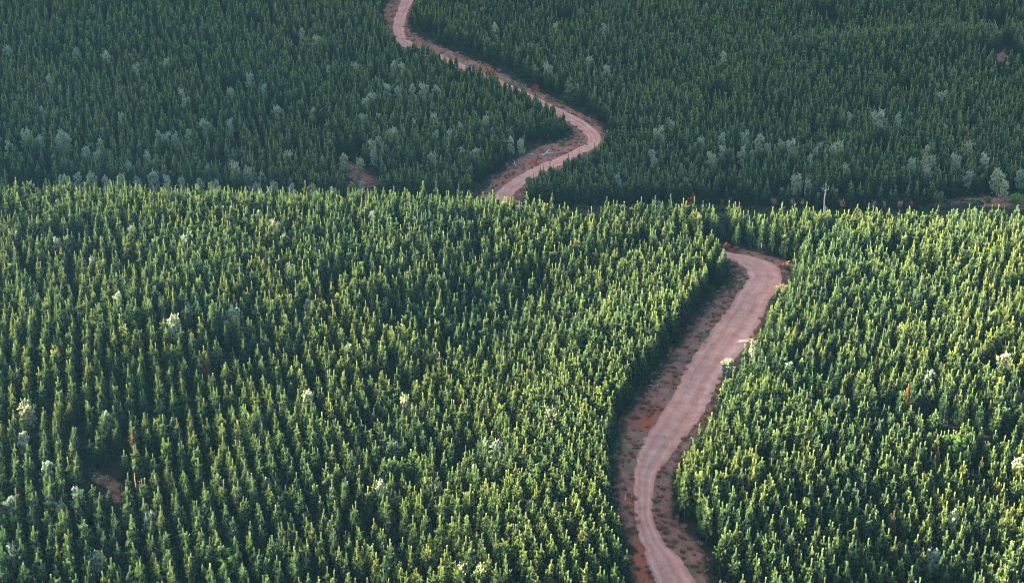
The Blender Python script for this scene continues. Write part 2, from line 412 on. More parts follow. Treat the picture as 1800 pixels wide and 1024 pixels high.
def strip(name, Lft, Rgt, cols, z0, jitter, m, edge_up=0.0, wob=0.0, parent=None):
    n = len(Lft); r = np.random.default_rng(3)
    wl = (np.interp(np.arange(n), np.arange(0, n+3, 3), r.normal(size=len(np.arange(0, n+3, 3))))*wob)[:, None]
    wr = (np.interp(np.arange(n), np.arange(0, n+4, 4), r.normal(size=len(np.arange(0, n+4, 4))))*wob)[:, None]
    D = Rgt-Lft; D = D/(np.linalg.norm(D, axis=1)[:, None]+1e-9); Lft = Lft+D*wl; Rgt = Rgt+D*wr
    u = np.linspace(0, 1, cols); G = Lft[:, None]*(1-u)[None, :, None]+Rgt[:, None]*u[None, :, None]
    z = ground(G[..., 0], G[..., 1])+z0+jitter*r.normal(size=G.shape[:2])
    V = np.concatenate([G, z[..., None]], 2).reshape(-1, 3)
    a = np.arange(n*cols).reshape(n, cols)
    F = np.stack([a[:-1, :-1], a[:-1, 1:], a[1:, 1:], a[1:, :-1]], -1).reshape(-1, 4)
    W = np.linalg.norm(Rgt-Lft, axis=1)
    UV = np.stack([np.broadcast_to(u[None], (n, cols)), np.broadcast_to(RS[:n, None], (n, cols))], -1).reshape(-1, 2)
    return link(name, mesh(name, V, F, m, smooth=True, uv=UV, edge=np.broadcast_to((np.abs(u*2-1)**3)[None], (n, cols))))

# red cuttings, world points
RC = np.stack(at([1150, 1140, 1125, 1113, 1118, 1297, 900, 940, 880, 1016, 850, 862], [720, 745, 1010, 880, 975, 437, 318, 285, 318, 200, 122, 128]), 1)
def soil(name, sheet):
    m, nt, b = mat(name); L = nt.links; g = geo(nt)
    n1 = noise(nt, 0.35, 6, 0.65, g); n2 = noise(nt, 2.3, 5, 0.7, g); n3 = noise(nt, 0.12, 3, 0.5, g)
    if sheet == 'forest':
        c = ramp(nt, n1, [(0.3, (0.016, 0.016, 0.011)), (0.5, (0.030, 0.025, 0.017)), (0.7, (0.06, 0.04, 0.028))])
    else:
        c = ramp(nt, n1, [(0.26, (0.14, 0.06, 0.04)), (0.42, (0.30, 0.125, 0.08)), (0.62, (0.42, 0.185, 0.125)), (0.8, (0.52, 0.28, 0.2))])
        gr = ramp(nt, n3, [(0.56, (0, 0, 0)), (0.66, (0.8, 0.8, 0.8))])
        c = mixc(nt, gr, c, (0.15, 0.135, 0.065))
        c = mixc(nt, 1.0, c, ramp(nt, n2, [(0.3, (0.62, 0.6, 0.6)), (0.5, (1, 1, 1)), (0.72, (1.25, 1.2, 1.15))]), 'MULTIPLY')
        tot = None
        for k, p in enumerate(RC):
            v = nt.nodes.new('ShaderNodeVectorMath'); v.operation = 'DISTANCE'; L.new(g, v.inputs[0]); v.inputs[1].default_value = tuple(p)
            rad = 6.0 if k in (0, 1, 2, 4) else 3.6
            mr = nt.nodes.new('ShaderNodeMapRange'); mr.inputs[1].default_value = rad; mr.inputs[2].default_value = 0.3*rad
            L.new(v.outputs['Value'], mr.inputs[0])
            if tot is None: tot = mr.outputs[0]
            else:
                mx = nt.nodes.new('ShaderNodeMath'); mx.operation = 'MAXIMUM'; L.new(tot, mx.inputs[0]); L.new(mr.outputs[0], mx.inputs[1]); tot = mx.outputs[0]
        mu = nt.nodes.new('ShaderNodeMath'); mu.operation = 'MULTIPLY'; L.new(tot, mu.inputs[0])
        n4 = ramp(nt, noise(nt, 0.9, 5, 0.7, g), [(0.38, (0, 0, 0)), (0.48, (1, 1, 1))]); L.new(n4, mu.inputs[1])
        c = mixc(nt, mu.outputs[0], c, (0.50, 0.11, 0.045))
    if sheet != 'forest':        # bare soil peters out into the litter of the forest floor
        ea = nt.nodes.new('ShaderNodeAttribute'); ea.attribute_name = 'edge'
        ad = nt.nodes.new('ShaderNodeMath'); ad.operation = 'ADD'; L.new(ea.outputs['Fac'], ad.inputs[0]); L.new(noise(nt, 0.7, 5, 0.7, g), ad.inputs[1])
        c = mixc(nt, ramp(nt, ad.outputs[0], [(0.0, (0, 0, 0)), (0.98, (0, 0, 0)), (1.0, (0.2, 0.2, 0.2))]), c, (0.05, 0.038, 0.024))
        md_ = nt.nodes.new('ShaderNodeMapRange'); md_.inputs[1].default_value = 0.95; md_.inputs[2].default_value = 1.25; L.new(ad.outputs[0], md_.inputs[0])
        c = mixc(nt, md_.outputs[0], c, (0.035, 0.028, 0.018))
    L.new(c, b.inputs['Base Color']); b.inputs['Roughness'].default_value = 0.95; b.inputs['Specular IOR Level'].default_value = 0.1
    bump(nt, b, n2, 0.6, 0.4)
    return m
M_floor = soil('forest_floor', 'forest'); M_verge = soil('verge_soil', 'verge')
def roadmat():
    m, nt, b = mat('gravel_road'); L = nt.links; uv = nt.nodes.new('ShaderNodeUVMap').outputs[0]; g = geo(nt)
    sp = nt.nodes.new('ShaderNodeSeparateXYZ'); L.new(uv, sp.inputs[0])
    mp = nt.nodes.new('ShaderNodeMapping'); mp.inputs['Scale'].default_value = (11, 0.012, 1); L.new(uv, mp.inputs[0])
    st = noise(nt, 1.0, 3, 0.6, mp.outputs[0], 0.3)
    base = ramp(nt, noise(nt, 0.25, 6, 0.7, g), [(0.3, (0.54, 0.205, 0.14)), (0.5, (0.69, 0.29, 0.20)), (0.7, (0.79, 0.385, 0.27))])
    c = mixc(nt, ramp(nt, st, [(0.50, (0, 0, 0)), (0.62, (0.32, 0.32, 0.32)), (0.66, (0, 0, 0))]), base, (0.66, 0.50, 0.43))
    tr = ramp(nt, sp.outputs[0], [(0.0, (0.9, 0.86, 0.84)), (0.12, (1.12, 1.1, 1.1)), (0.27, (0.9, 0.88, 0.87)), (0.42, (1.08, 1.08, 1.08)), (0.6, (0.9, 0.88, 0.87)), (0.8, (1.15, 1.13, 1.12)), (1.0, (0.88, 0.84, 0.82))])
    c = mixc(nt, 1.0, c, tr, 'MULTIPLY')
    c = mixc(nt, 1.0, c, ramp(nt, noise(nt, 5, 4, 0.7, g), [(0.3, (0.82, 0.8, 0.8)), (0.7, (1.14, 1.14, 1.14))]), 'MULTIPLY')
    L.new(c, b.inputs['Base Color']); b.inputs['Roughness'].default_value = 0.95; b.inputs['Specular IOR Level'].default_value = 0.1
    bump(nt, b, noise(nt, 2.0, 5, 0.7, g), 0.4, 0.15)
    return m
M_road = roadmat()

# ground sheet
def axis_pts(lo, a, b, hi, fine, coarse):
    return np.unique(np.r_[np.arange(lo, a, coarse), np.arange(a, b, fine), np.arange(b, hi+coarse, coarse)])
gx = axis_pts(-2600, -330, 330, 2600, 2.5, 22); gy = axis_pts(-1400, 190, 900, 3600, 2.5, 22)
GX, GY = np.meshgrid(gx, gy); GZ = ground(GX, GY)
far = np.clip((GY-1000)/1500, 0, 1); GZ = GZ+far*60*np.sin(GX/300)
a = np.arange(GX.size).reshape(GX.shape); F = np.stack([a[:-1, :-1], a[:-1, 1:], a[1:, 1:], a[1:, :-1]], -1).reshape(-1, 4)
g_ = link('ground', mesh('ground', np.stack([GX, GY, GZ], -1).reshape(-1, 3), F, M_floor, smooth=True)); tag(g_, None, kind='structure')
v_ = strip('verge', RD[:, 0], RD[:, 3], 24, 0.10, 0.05, M_verge, wob=0.45); tag(v_, None, kind='structure')
r_ = strip('dirt_road', RD[:, 1], RD[:, 2], 15, 0.22, 0.015, M_road, wob=0.22); tag(r_, None, kind='structure')

# bare patches away from the road
PATCH = {
 'bare_patch': [(159,833),(176,826),(196,839),(217,847),(220,866),(214,890),(200,884),(192,862),(178,851),(160,845)],
 'valley_floor': [(1655,353),(1700,346),(1760,344),(1830,341),(1830,372),(1760,366),(1700,362),(1660,360)],
 'valley_floor_strip': [(1255,349),(1350,347),(1450,350),(1560,352),(1660,352),(1660,364),(1560,366),(1450,362),(1350,358),(1255,358)],
 'cleared_slope': [(598,272),(616,285),(640,300),(668,318),(664,332),(628,326),(606,308),(595,290)],
 'far_clearing': [(1750,96),(1766,88),(1772,100),(1764,112),(1752,110)],
}
def inside(poly, x, y):
    p = np.asarray(poly, float); c = np.zeros(np.shape(x), bool); j = len(p)-1
    for i in range(len(p)):
        cond = ((p[i, 1] > y) != (p[j, 1] > y)) & (x < (p[j, 0]-p[i, 0])*(y-p[i, 1])/(p[j, 1]-p[i, 1]+1e-12)+p[i, 0])
        c ^= cond; j = i
    return c
PW = {}
for nm, poly in PATCH.items():
    pp = interp(poly+[poly[0]], 60); x, y, z = at(pp[:, 0], pp[:, 1], ymin=490 if poly[0][1] < 400 else 0)
    P = np.stack([x, y], 1); c = P.mean(0); PW[nm] = P
    k = np.linspace(0, 1.35, 9); G = c+(P[None]-c)*k[:, None, None]; G = G+rng.normal(size=G.shape)*0.12*(k[:, None, None] > 0)
    z = ground(G[..., 0], G[..., 1])+0.07
    a = np.arange(9*60).reshape(9, 60); F = np.stack([a[:-1, :-1], a[:-1, 1:], a[1:, 1:], a[1:, :-1]], -1).reshape(-1, 4)
    o = link('bare_ground', mesh('bare_ground', np.concatenate([G, z[..., None]], 2).reshape(-1, 3), F, M_verge, smooth=True, edge=np.broadcast_to(np.clip(k/1.35, 0, 1)[:, None], (9, 60)))); tag(o, None, kind='structure')

# ------------------------------------------------------------------ clear zones as seen (tree must not cover them) and on the ground
NVIS = [(1262,430),(1282,446),(1310,447),(1332,453),(1351,460),(1366,466),(1380,470),(1396,474),(1388,488),(1372,488),(1365,494),(1354,508),(1346,528),(1336,549),(1323,578),(1300,598),(1291,614),(1277,628),(1262,648),(1256,672),(1248,700),(1238,734),(1234,765),(1215,778),(1200,790),(1181,811),(1179,855),(1179,884),(1186,917),(1208,935),(1234,968),(1245,992),(1250,1040),
        (1112,1040),(1108,1024),(1104,990),(1097,953),(1089,913),(1080,884),(1075,840),(1084,796),(1086,756),(1100,723),(1126,697),(1154,652),(1179,617),(1208,581),(1229,552),(1258,514),(1287,492),(1289,475),(1286,458)]
FVIS = [(828,345),(846,328),(855,316),(873,302),(897,300),(901,278),(918,266),(939,262),(953,250),(987,248),(1003,242),(1004,222),(1001,210),
        (985,186),(960,171),(932,157),(905,145),(885,134),(868,125),(845,114),(820,104),(800,97),(775,89),(757,82),(742,77),(722,76),(703,72),(690,57),(677,40),(672,25),(674,12),(687,3),(690,-40),(730,-40),(728,0),(722,14),(720,28),(720,45),(725,60),
        (745,70),(775,83),(810,96),(840,106),(862,116),(880,128),(905,141),(935,153),(960,166),(985,181),(1003,193),(1022,200),(1045,216),(1060,232),(1057,243),(1045,256),(1030,264),(1010,272),(990,282),(970,291),(955,298),(935,303),(925,312),(920,338),(885,347)]
ZONES = [(NVIS, 0, 470), (FVIS, 488, 2000), (PATCH['bare_patch'], 0, 470),
         (PATCH['valley_floor'], 488, 2000), (PATCH['cleared_slope'], 488, 2000), (PATCH['far_clearing'], 500, 2000)]
cell = {}
for k in range(0, len(RD)):
    Lp, Rp = RD[k, 0], RD[k, 3]
    for u in np.linspace(0, 1, 14):
        p = Lp*(1-u)+Rp*u; cell[(int(p[0]//2), int(p[1]//2))] = 1
def on_road(x, y):
    return np.array([(int(a//2), int(b//2)) in cell for a, b in zip(x, y)])
def clear(x, y, h, wd=1.1):
    """True where a plant of height h rooted at x, y keeps out of the road corridor and clearings"""
    z = ground(x, y); bad = on_road(x, y)
    for P in PW.values(): bad |= inside(P, x, y)
    for dx in (-1, 0, 1):
        for t in (0.0, 0.25, 0.5, 0.75, 0.95):
            if dx and t > 0.8: continue
            px, py, _ = proj(x+dx*wd*(1-t*0.75), y, z+h*t)
            for poly, y0, y1 in ZONES:
                bad |= inside(poly, px, py) & (y > y0) & (y < y1)
    return ~bad

# ------------------------------------------------------------------ plantation rows
ry = RD[:, 1:3].mean(1)
o_ = np.argsort(ry[:, 1]); 
nearm = RD[:430]
def side_near(x, y):     # True = right of the near road
    c = Pn[:, 1:3].mean(1); k = np.argsort(c[:, 1]); return x > np.interp(y, c[k, 1], c[k, 0])
def side_far(x, y):
    c = Pf[:, 1:3].mean(1); d = np.interp(y, np.maximum.accumulate(c[:, 1]), c[:, 0]); return x > d
def rowgrid(az, sx, sy, seed):
    r = np.random.default_rng(seed); n = 420
    I, J = np.meshgrid(np.arange(-n//2, n//2), np.arange(-40, 480)); u = I*sx; v = 200+J*sy
    ca, sa = math.cos(az), math.sin(az)
    x = u*ca+(v-350)*sa; y = -u*sa+(v-350)*ca+350
    y = y+r.random(x.shape)*0; 
    ph = r.random(n)*sy; y = y+ph[I+n//2]
    wx = 2.2*np.sin(y/47+x/90+seed)+1.1*np.sin(y/21+seed*2)
    ja = np.clip(0.26+(y-325)/160, 0.26, 0.75) if seed < 3 else (0.7 if seed == 3 else 0.32)
    x = x+wx*ca+r.normal(size=x.shape)*ja; y = y+r.normal(size=x.shape)*(0.4+ja*0.5)
    return x.ravel(), y.ravel(), I.ravel(), J.ravel()
def fade_noise(x, y, s, k): return np.sin(x/s+k)*np.sin(y/s*1.3+k*2)+0.6*np.sin((x+y)/s*0.6+k*3)
B = []
for az, sx, sy, seed, test in (
    (R(-18), 3.35, 2.1, 1, lambda x, y: (y < 492) & ~side_near(x, y)),
    (R(-4), 3.35, 2.15, 2, lambda x, y: (y < 492) & side_near(x, y)),
    (R(-15), 3.2, 2.2, 3, lambda x, y: (y >= 523+0.02*np.abs(x)) & ~side_far(x, y)),
    (R(-16), 3.3, 2.2, 4, lambda x, y: (y >= 523+0.02*np.abs(x)) & side_far(x, y))):
    x, y, I, J = rowgrid(az, sx, sy, seed)
    ok = (y > 200) & (y < 880) & (np.abs(x) < 90+0.42*y) & test(x, y); x, y, I, J = x[ok], y[ok], I[ok], J[ok]
    B.append(np.stack([x, y, I, J, np.full(x.shape, seed)], 1))
B = np.concatenate(B); r = np.random.default_rng(5)
x, y = B[:, 0], B[:, 1]; z = ground(x, y)
scl = 0.97+0.13*r.normal(size=len(x))+0.05*fade_noise(x, y, 19, 1.0); scl = np.clip(scl, 0.62, 1.3)
scl *= 0.95
px, py, dep = proj(x, y, z+9*scl)
keep = (px > -330) & (px < 2130) & (py > -90) & (py < 1230)
nr = np.stack([np.interp(y, Pn[::-1 if Pn[0,1,1] > Pn[-1,1,1] else 1, 0, 1], Pn[::-1 if Pn[0,1,1] > Pn[-1,1,1] else 1, 0, 0])], 0)[0]
edge = (y < 452) & (x < nr) & (x > nr-28)
LANES = [([(1385,712),(1500,742),(1650,764),(1830,808)], 3.4, 0), ([(1278,436),(1274,412),(1262,390)], 1.7, 0), ([(128,770),(160,800),(215,822),(262,828)], 2.4, 0), ([(330,600),(400,640),(520,668)], 2.3, 0), ([(60,500),(150,470),(190,478)], 1.6, 0), ([(560,700),(700,690),(780,720)], 2.2, 0), ([(980,640),(1050,655),(1100,650)], 1.6, 0), ([(640,940),(690,965),(720,1000)], 1.8, 0), ([(1560,470),(1660,500)], 1.6, 0), ([(480,470),(560,480)], 1.8, 0), ([(1740,60),(1765,85),(1790,120)], 3.0, 500)]
lane = np.zeros(len(x), bool)
for pl, wd, y0 in LANES:
    q_ = interp(pl, 40); lx, ly, _z = at(q_[:, 0], q_[:, 1], ymin=y0)
    for a_, b_ in zip(lx, ly): lane |= (np.hypot(x-a_, y-b_) < wd)
keep &= ~lane
keep &= edge | (r.random(len(x)) > 0.07+0.6*(fade_noise(x, y, 6.5, 4) > 0.98))
B, x, y, z, scl, px, py = B[keep], x[keep], y[keep], z[keep], scl[keep], px[keep], py[keep]
ok = clear(x, y, 9.3*scl); B, x, y, z, scl, px, py = B[ok], x[ok], y[ok], z[ok], scl[ok], px[ok], py[ok]
SPECIAL = []      # ground points taken by the odd trees below; pines there are left out

# ------------------------------------------------------------------ odd trees (tip positions)
# (photo x, photo y of the tip, height, crown radius)
WAT_NEAR = [(205,512,8.5),(305,552,10),(410,536,9.2),(508,462,8),(100,418,7.5),(272,418,7),(185,722,8),(540,684,8.6),(712,692,8.4),(968,712,9),(962,655,8.6),(612,603,7.5),(655,372,7.6),(45,706,7.4),(38,756,8.6),(15,872,8.2),(104,880,7.8),(1281,632,6.2),(1326,598,7.4),(1388,634,7),(1680,896,8.2),(1642,962,7.6),(1794,802,8.6),(690,776,7),(935,876,7.4),(832,815,7),(702,572,7.6),(482,388,8),(1768,622,8),(1636,650,7.4),(432,824,6.8),(468,836,6.6),(262,898,7.2),(815,985,7),(850,992,6.6),(640,368,7.2),(455,368,8),(230,398,7),(1378,566,7),(770,846,6.5),(1218,768,5.2),(980,880,6.6),(500,412,7.4),(330,530,7.2),(1470,700,6.6),(60,520,7),(400,400,7)]
WAT_CREST = [(110,306,8.6),(135,302,9),(160,304,8.5),(185,310,8),(212,304,9),(240,308,8.6),(268,302,9),(292,308,9),(318,310,8.4),(350,312,8.4),(378,318,8),(452,322,8.6),(480,318,8.6),(512,322,8),(548,324,8),(585,330,8),(632,332,8),(1160,352,7.6)]
WAT_FARL = [(86,132,8.8),(132,82,8.6),(186,88,9),(12,82,8.6),(44,224,10.5),(14,246,10),(102,240,8.6),(118,238,8.6),(318,156,9.2),(240,112,8),(292,102,8.6),(438,126,8.8),(462,148,9),(404,152,8.8),(530,48,8.6),(556,64,8.4),(574,116,8),(622,108,8.4),(486,184,8),(358,212,8.6),(404,208,8.6),(330,226,9.4),(308,234,9),(226,282,8.6),(150,256,8.6),(176,244,8.6),(258,264,8.4),(212,196,8.4),(412,284,11.5),(436,292,10.5),(460,302,9),(366,290,8),(636,318,7),(604,270,8.6),(632,276,8),(692,106,9),(706,112,9),(680,148,9),(642,172,9),(700,150,9.2),(724,146,9.4),(744,148,9.4),(766,150,9),(654,164,9),(690,226,9.4),(762,196,9.4),(792,230,9),(766,228,9),(836,262,8.2),(898,240,9),(916,242,8.4),(854,202,9.2),(550,188,8),(506,268,8.6),(760,266,8.6)]
WAT_FARR = [(962,114,9.2),(870,38,8.6),(976,40,8.2),(1062,40,9),(1036,98,8.6),(1160,224,9.8),(1270,232,9.4),(1308,256,10),(1336,236,10),(1322,262,9),(1350,250,9),(1392,246,10),(1434,258,9),(1476,246,10.5),(1462,256,9),(1546,196,11.5),(1580,200,9.6),(1494,196,8.4),(1604,276,9.6),(1626,272,9),(1654,160,9),(1662,158,8.6),(1680,272,9.4),(1732,268,11.5),(1756,300,10),(1768,318,9),(1796,296,10),(1272,90,8.6),(1066,116,8),(1086,306,9.6),(1250,270,9),(1232,240,8.4)]
_r = np.random.default_rng(77)
WAT_FARL += [(float(_r.uniform(0, 830)), float(_r.triangular(165, 255, 300)), float(_r.uniform(7.4, 9))) for _ in range(16)]
WAT_FARR += [(float(_r.uniform(1100, 1800)), float(_r.triangular(190, 300, 318)), float(_r.uniform(7.4, 9))) for _ in range(20)]
WAT_NEAR += [(float(_r.uniform(0, 1050)), float(_r.uniform(350, 980)), float(_r.uniform(6.8, 7.8))) for _ in range(12)]
WATM = [leafy(31, 8, 2.0, limbs=12, spray=True), leafy(32, 8, 1.6, limbs=11, spray=True), leafy(33, 8, 2.4, limbs=14, spray=True), leafy(34, 8, 1.8, flat=0.6, limbs=12, spray=True)]
ORD = ['first', 'second', 'third', 'fourth', 'fifth', 'sixth', 'seventh', 'eighth', 'ninth', 'tenth', 'eleventh', 'twelfth', 'thirteenth', 'fourteenth', 'fifteenth', 'sixteenth', 'seventeenth', 'eighteenth', 'nineteenth', 'twentieth']
def ordn(k):
    if k < 20: return ORD[k]
    tens = ['', '', 'twenty', 'thirty', 'forty', 'fifty'][(k+1)//10]; u = (k+1) % 10
    return tens+'-'+ORD[u-1] if u else {2: 'twentieth', 3: 'thirtieth', 4: 'fortieth', 5: 'fiftieth'}[(k+1)//10]
def plant(name, parts, loc, s, rz, label, cat, group=None, names=('crown', 'trunk')):
    e = link(name, None, loc=loc); e.rotation_euler = (0, 0, rz); e.scale = (s[0], s[0], s[1])
    tag(e, label, cat, group)
    for nm, me in zip(names, parts): link(nm, me, e)
    return e
def root_at(tx, ty, h, ymin=0):
    X, Y, Z = at([tx], [ty], lift=h, ymin=ymin); SPECIAL.append((X[0], Y[0], max(1.2, h*0.17))); SPECIAL.append((X[0], Y[0]-2.4, 1.6)); return float(X[0]), float(Y[0]), float(Z[0])
def bands(lst, edges):
    """split a list of tips into picture bands so an ordinal from the left stays countable"""
    return [[t for t in sorted(lst) if a <= t[1] < b] for a, b in zip(edges[:-1], edges[1:])]
k = 0
def place_wattles(lst, ymin, phrase, group, kind='wattle_tree'):
    global k
    for n, (tx, ty, h) in enumerate(sorted(lst)):
        X, Y, Z = root_at(tx, ty, h, ymin); k += 1; sz = random.uniform(0.9, 1.2)
        size = 'large' if h > 9.7 else ('small' if h < 7.5 else 'pale')
        plant(kind, WATM[k % 4], (X, Y, Z), (h/8*sz*(0.64 if ymin else 0.68), h/8), random.random()*6.28,
              f'{size} silvery tree, {ordn(n)} from left {phrase}', 'tree', group)
gN = 'silvery broadleaf trees scattered among the pines'
bn = bands([t for t in WAT_NEAR if t[0] < 1150], [0, 560, 780, 1100])
place_wattles(bn[0], 0, 'in upper part of stand left of near road', gN)
place_wattles(bn[1], 0, 'across middle of stand left of near road', gN)
place_wattles(bn[2], 0, 'near bottom of stand left of near road', gN)
place_wattles([t for t in WAT_NEAR if t[0] >= 1150], 0, 'in sunlit stand right of near road', gN)
place_wattles(WAT_CREST, 0, 'along the sunlit ridge crest', gN)
bl = bands(WAT_FARL, [0, 135, 170, 240, 400])
for bb, ph in zip(bl, ('highest up the far slope left of road', 'upper middle of far slope left of road', 'lower middle of far slope left of road', 'at foot of far slope left of road')):
    place_wattles(bb, 490, ph, gN)
br = bands(WAT_FARR, [0, 180, 253, 400])
for bb, ph in zip(br, ('high on far slope right of road', 'halfway down far slope right of road', 'at foot of far slope right of road')):
    place_wattles(bb, 490, ph, gN)

# round bright green bush bottom left, yellow bush, red and orange plants
GM = leafy(41, 6.5, 1.7, m=M_green, tm=M_bark, leaves=3000)
X, Y, Z = root_at(400, 968, 7.0); plant('broadleaf_tree', GM, (X, Y, Z), (1.1, 1.08), 1.0, 'rounded bright green leafy tree among the pines at the bottom left', 'tree')
X, Y, Z = root_at(1002, 138, 12.5, 490); plant('broadleaf_tree', leafy(48, 10, 2.1, m=M_pine, tm=M_bark, leaves=5200), (X, Y, Z), (1.15, 1.25), 1.0, 'large rounded dark green tree by the far road just above its sharp bend', 'tree')
YM = leafy(42, 5, 1.0, m=M_yel, tm=M_bark, leaves=1500)
X, Y, Z = root_at(618, 320, 6.0, 488); plant('yellow_bush', YM, (X, Y, Z), (1.2, 1.2), 0.3, 'small bright yellow bush just behind the sunlit crest, left of the far road', 'bush')
X, Y, Z = root_at(1690, 764, 9.6); plant('yellow_green_tree', leafy(43, 9, 1.9, m=M_green, tm=M_wbark, leaves=3200), (X, Y, Z), (1, 1.05), 2.0, 'tall yellow-green leafy tree rising above the pines at the right', 'tree')
RM = leafy(44, 7, 1.3, m=M_red, tm=M_bark, leaves=2200)
X, Y, Z = root_at(1217, 339, 8.6); plant('red_tree', RM, (X, Y, Z), (1, 1.2), 0.5, 'dark red leaved tree standing on the ridge crest at the centre right', 'tree')
OM = leafy(45, 3, 1.1, m=M_oran, tm=M_bark, leaves=900, size=0.2)
def bush_at(tx, ty, h, me, label, s=1.0, name='orange_bush', ymin=0, cat='bush', group=None):
    X, Y, Z = at([tx], [ty], lift=h, ymin=ymin); X, Y, Z = float(X[0]), float(Y[0]), float(Z[0])
    return plant(name, me, (X, Y, Z), (s, h/3.0), random.random()*6, label, cat, group)
bush_at(1384, 461, 2.8, OM, 'bright orange bush at the outside of the near road bend', 1.1)
bush_at(1293, 434, 2.0, OM, 'dull orange bush at the far edge of the near road bend, right of its neighbour', 0.8)
bush_at(1278, 428, 2.6, OM, 'brownish orange bush beside the tree line where the near road disappears', 0.9)
DM = leafy(46, 3, 1.2, m=M_red, tm=M_bark, leaves=700, size=0.2)
bush_at(862, 124, 2.6, DM, 'dark red bush on the bank of the far road, half way along its straight', 1.6, 'red_bush', 490)
bush_at(941, 150, 2.4, DM, 'dark red bush on the bank where the far straight nears the bend', 1.3, 'red_bush', 490)
SM = leafy(47, 3, 1.3, m=M_green, tm=M_bark, leaves=900, size=0.2)
for tx, ty, h, lb in ((1650,338,4.2,'rounded dull green shrub at the left end of the bare valley floor'), (1736,346,2.6,'low pale green shrub in the middle of the bare valley floor'), (1788,342,5.0,'dark conical shrub at the right edge of the bare valley floor'), (1712,350,2.2,'small olive shrub on the bare valley floor, left of the pale one'), (988,248,2.4,'dark green shrub at the upper edge of the far roadside clearing'), (931,312,3.0,'dark shrub beside the lower end of the far road')):
    bush_at(tx, ty, h, SM, lb, h/3.0, 'green_shrub', 488)

# dying rust coloured pines
RUST = [pine(51, m=M_rust, H=8.5, Rb=1.0, bare=0.2), pine(52, m=M_rust, H=8.8, Rb=0.8, bare=0.3)]
for n, (tx, ty, h, lb) in enumerate([
    (106,424,8.6,'pale orange dying pine near the left edge, high in the sunlit stand'), (412,522,8.4,'rust-topped pine beside a silvery tree, upper left of the sunlit stand'),
     (362,628,8.4,'orange-brown pine low between the rows, left of centre'),
     
    (233,762,8.8,'thin orange-brown pine standing behind the small bare patch'), (1572,902,9.0,'orange pine, lowest of the rusty ones right of the near road'),
     (1650,790,7.6,'reddish pine left of the tall yellow-green tree'),
    (1597,678,8.4,'small rust-red pine in the middle of the right stand')]):
    if not lb: continue
    X, Y, Z = root_at(tx, ty, h); plant('dying_pine', RUST[n % 2], (X, Y, Z), (h/8.6, h/8.6), random.random()*6, lb, 'dying tree', 'rust coloured dying pines')
# tall pine with a bare orange trunk and a tuft on top, by the bare patch
cr, v, f = pine_mesh(61, H=10.5, Rb=0.75, bare=0.72); 
X, Y, Z = root_at(235, 812, 10.4); plant('bare_trunk_pine', (cr, mesh('trunk', v, f, M_obark, smooth=True)), (X, Y, Z), (1, 1), 0, 'tall pine with bare orange trunk and a tuft on top, right of the bare patch', 'tree')
# bleached dead tree on the right crest
L = [([(0,0,-.3),(.05,0,4),(-.1,0,8),(.15,.1,11)], [.36,.3,.24,.17]), ([(.15,.1,11),(.1,0,12.6),(-.3,0,13.6)], [.16,.12,.07]), ([(.05,.05,10.2),(-.8,0,11.3),(-1.9,0,11.7)], [.15,.11,.07]),
     ([(.12,.1,10.7),(1.0,0,11.1),(1.3,.1,12.4)], [.15,.11,.07]), ([(-.8,0,11.3),(-1.1,.1,12.3)], [.05,.02]), ([(-.02,0,8.6),(.7,.2,9.6)], [.07,.03]), ([(.1,0,12.4),(.5,.2,13.6)], [.05,.02]), ([(-.05,0,7),(-.7,.1,7.8)], [.06,.02])]
dv, df = tubes(L[0:1], 7); brs = [mesh('branch', *tube(*q, 5), M_dead, smooth=True) for q in L[1:]]
X, Y, Z = root_at(1452, 322, 13.5)
e = plant('dead_tree', (mesh('trunk', dv, df, M_dead, smooth=True), *brs), (X, Y, Z), (1, 1), 0, 'tall bleached white dead tree with bare forked limbs on the right crest', 'dead tree', names=('trunk',)+('branch',)*len(brs))
# fallen logs and stumps in the far clearing
def logmesh(parts): 
    v, f = tubes(parts, 7); return mesh('fallen_log', v, f, M_dead, smooth=True)
for tx, ty, rz, s, lb, pr in (
    (959,272,1.0,1.3,'forked pale fallen log lying in the far roadside clearing',[([(-2,0,.2),(0,0,.35),(2.4,.2,.9)],[.3,.26,.16]),([(0,0,.35),(1.8,-1.0,.3),(2.6,-1.4,.3)],[.2,.15,.08])]),
    (933,273,0.1,0.9,'short pale log end at the upper side of the far clearing',[([(-.9,0,.3),(0,0,.4),(.9,0,.35)],[.34,.3,.28])]),
    (905,291,1.7,1.0,'pale splintered log at the left end of the far clearing',[([(-1.6,0,.2),(0,0,.5),(1.7,0,1.3)],[.26,.22,.12]),([(-.4,0,.4),(.5,1.0,.8)],[.15,.08])]),
    (898,294,0.2,0.8,'thin pale branch lying left of the splintered log',[([(-1.6,0,.2),(0,.2,.35),(1.7,0,.3)],[.14,.12,.06])]),
    (912,304,2.6,0.7,'small bleached branch lying just above the lower far road',[([(-1.6,0,.2),(0,.2,.35),(1.7,0,.3)],[.14,.12,.06])]),
    (1262,512,0.3,0.35,'small pale piece of wood beside the trees inside the near bend',[([(-1.6,0,.2),(0,.2,.35),(1.7,0,.3)],[.3,.25,.16])]),
    (1256,545,2.5,0.4,'short pale stick on the inner verge below the near bend',[([(-1.6,0,.2),(0,.2,.35),(1.7,0,.3)],[.24,.2,.1])])):
    X, Y, Z = at([tx], [ty], ymin=490 if ty < 400 else 0); o = link('fallen_log', logmesh(pr), loc=(X[0], Y[0], Z[0]+0.1)); o.scale = (s, s, s); o.rotation_euler = (0, 0, rz); tag(o, lb, 'log', 'bleached fallen wood')
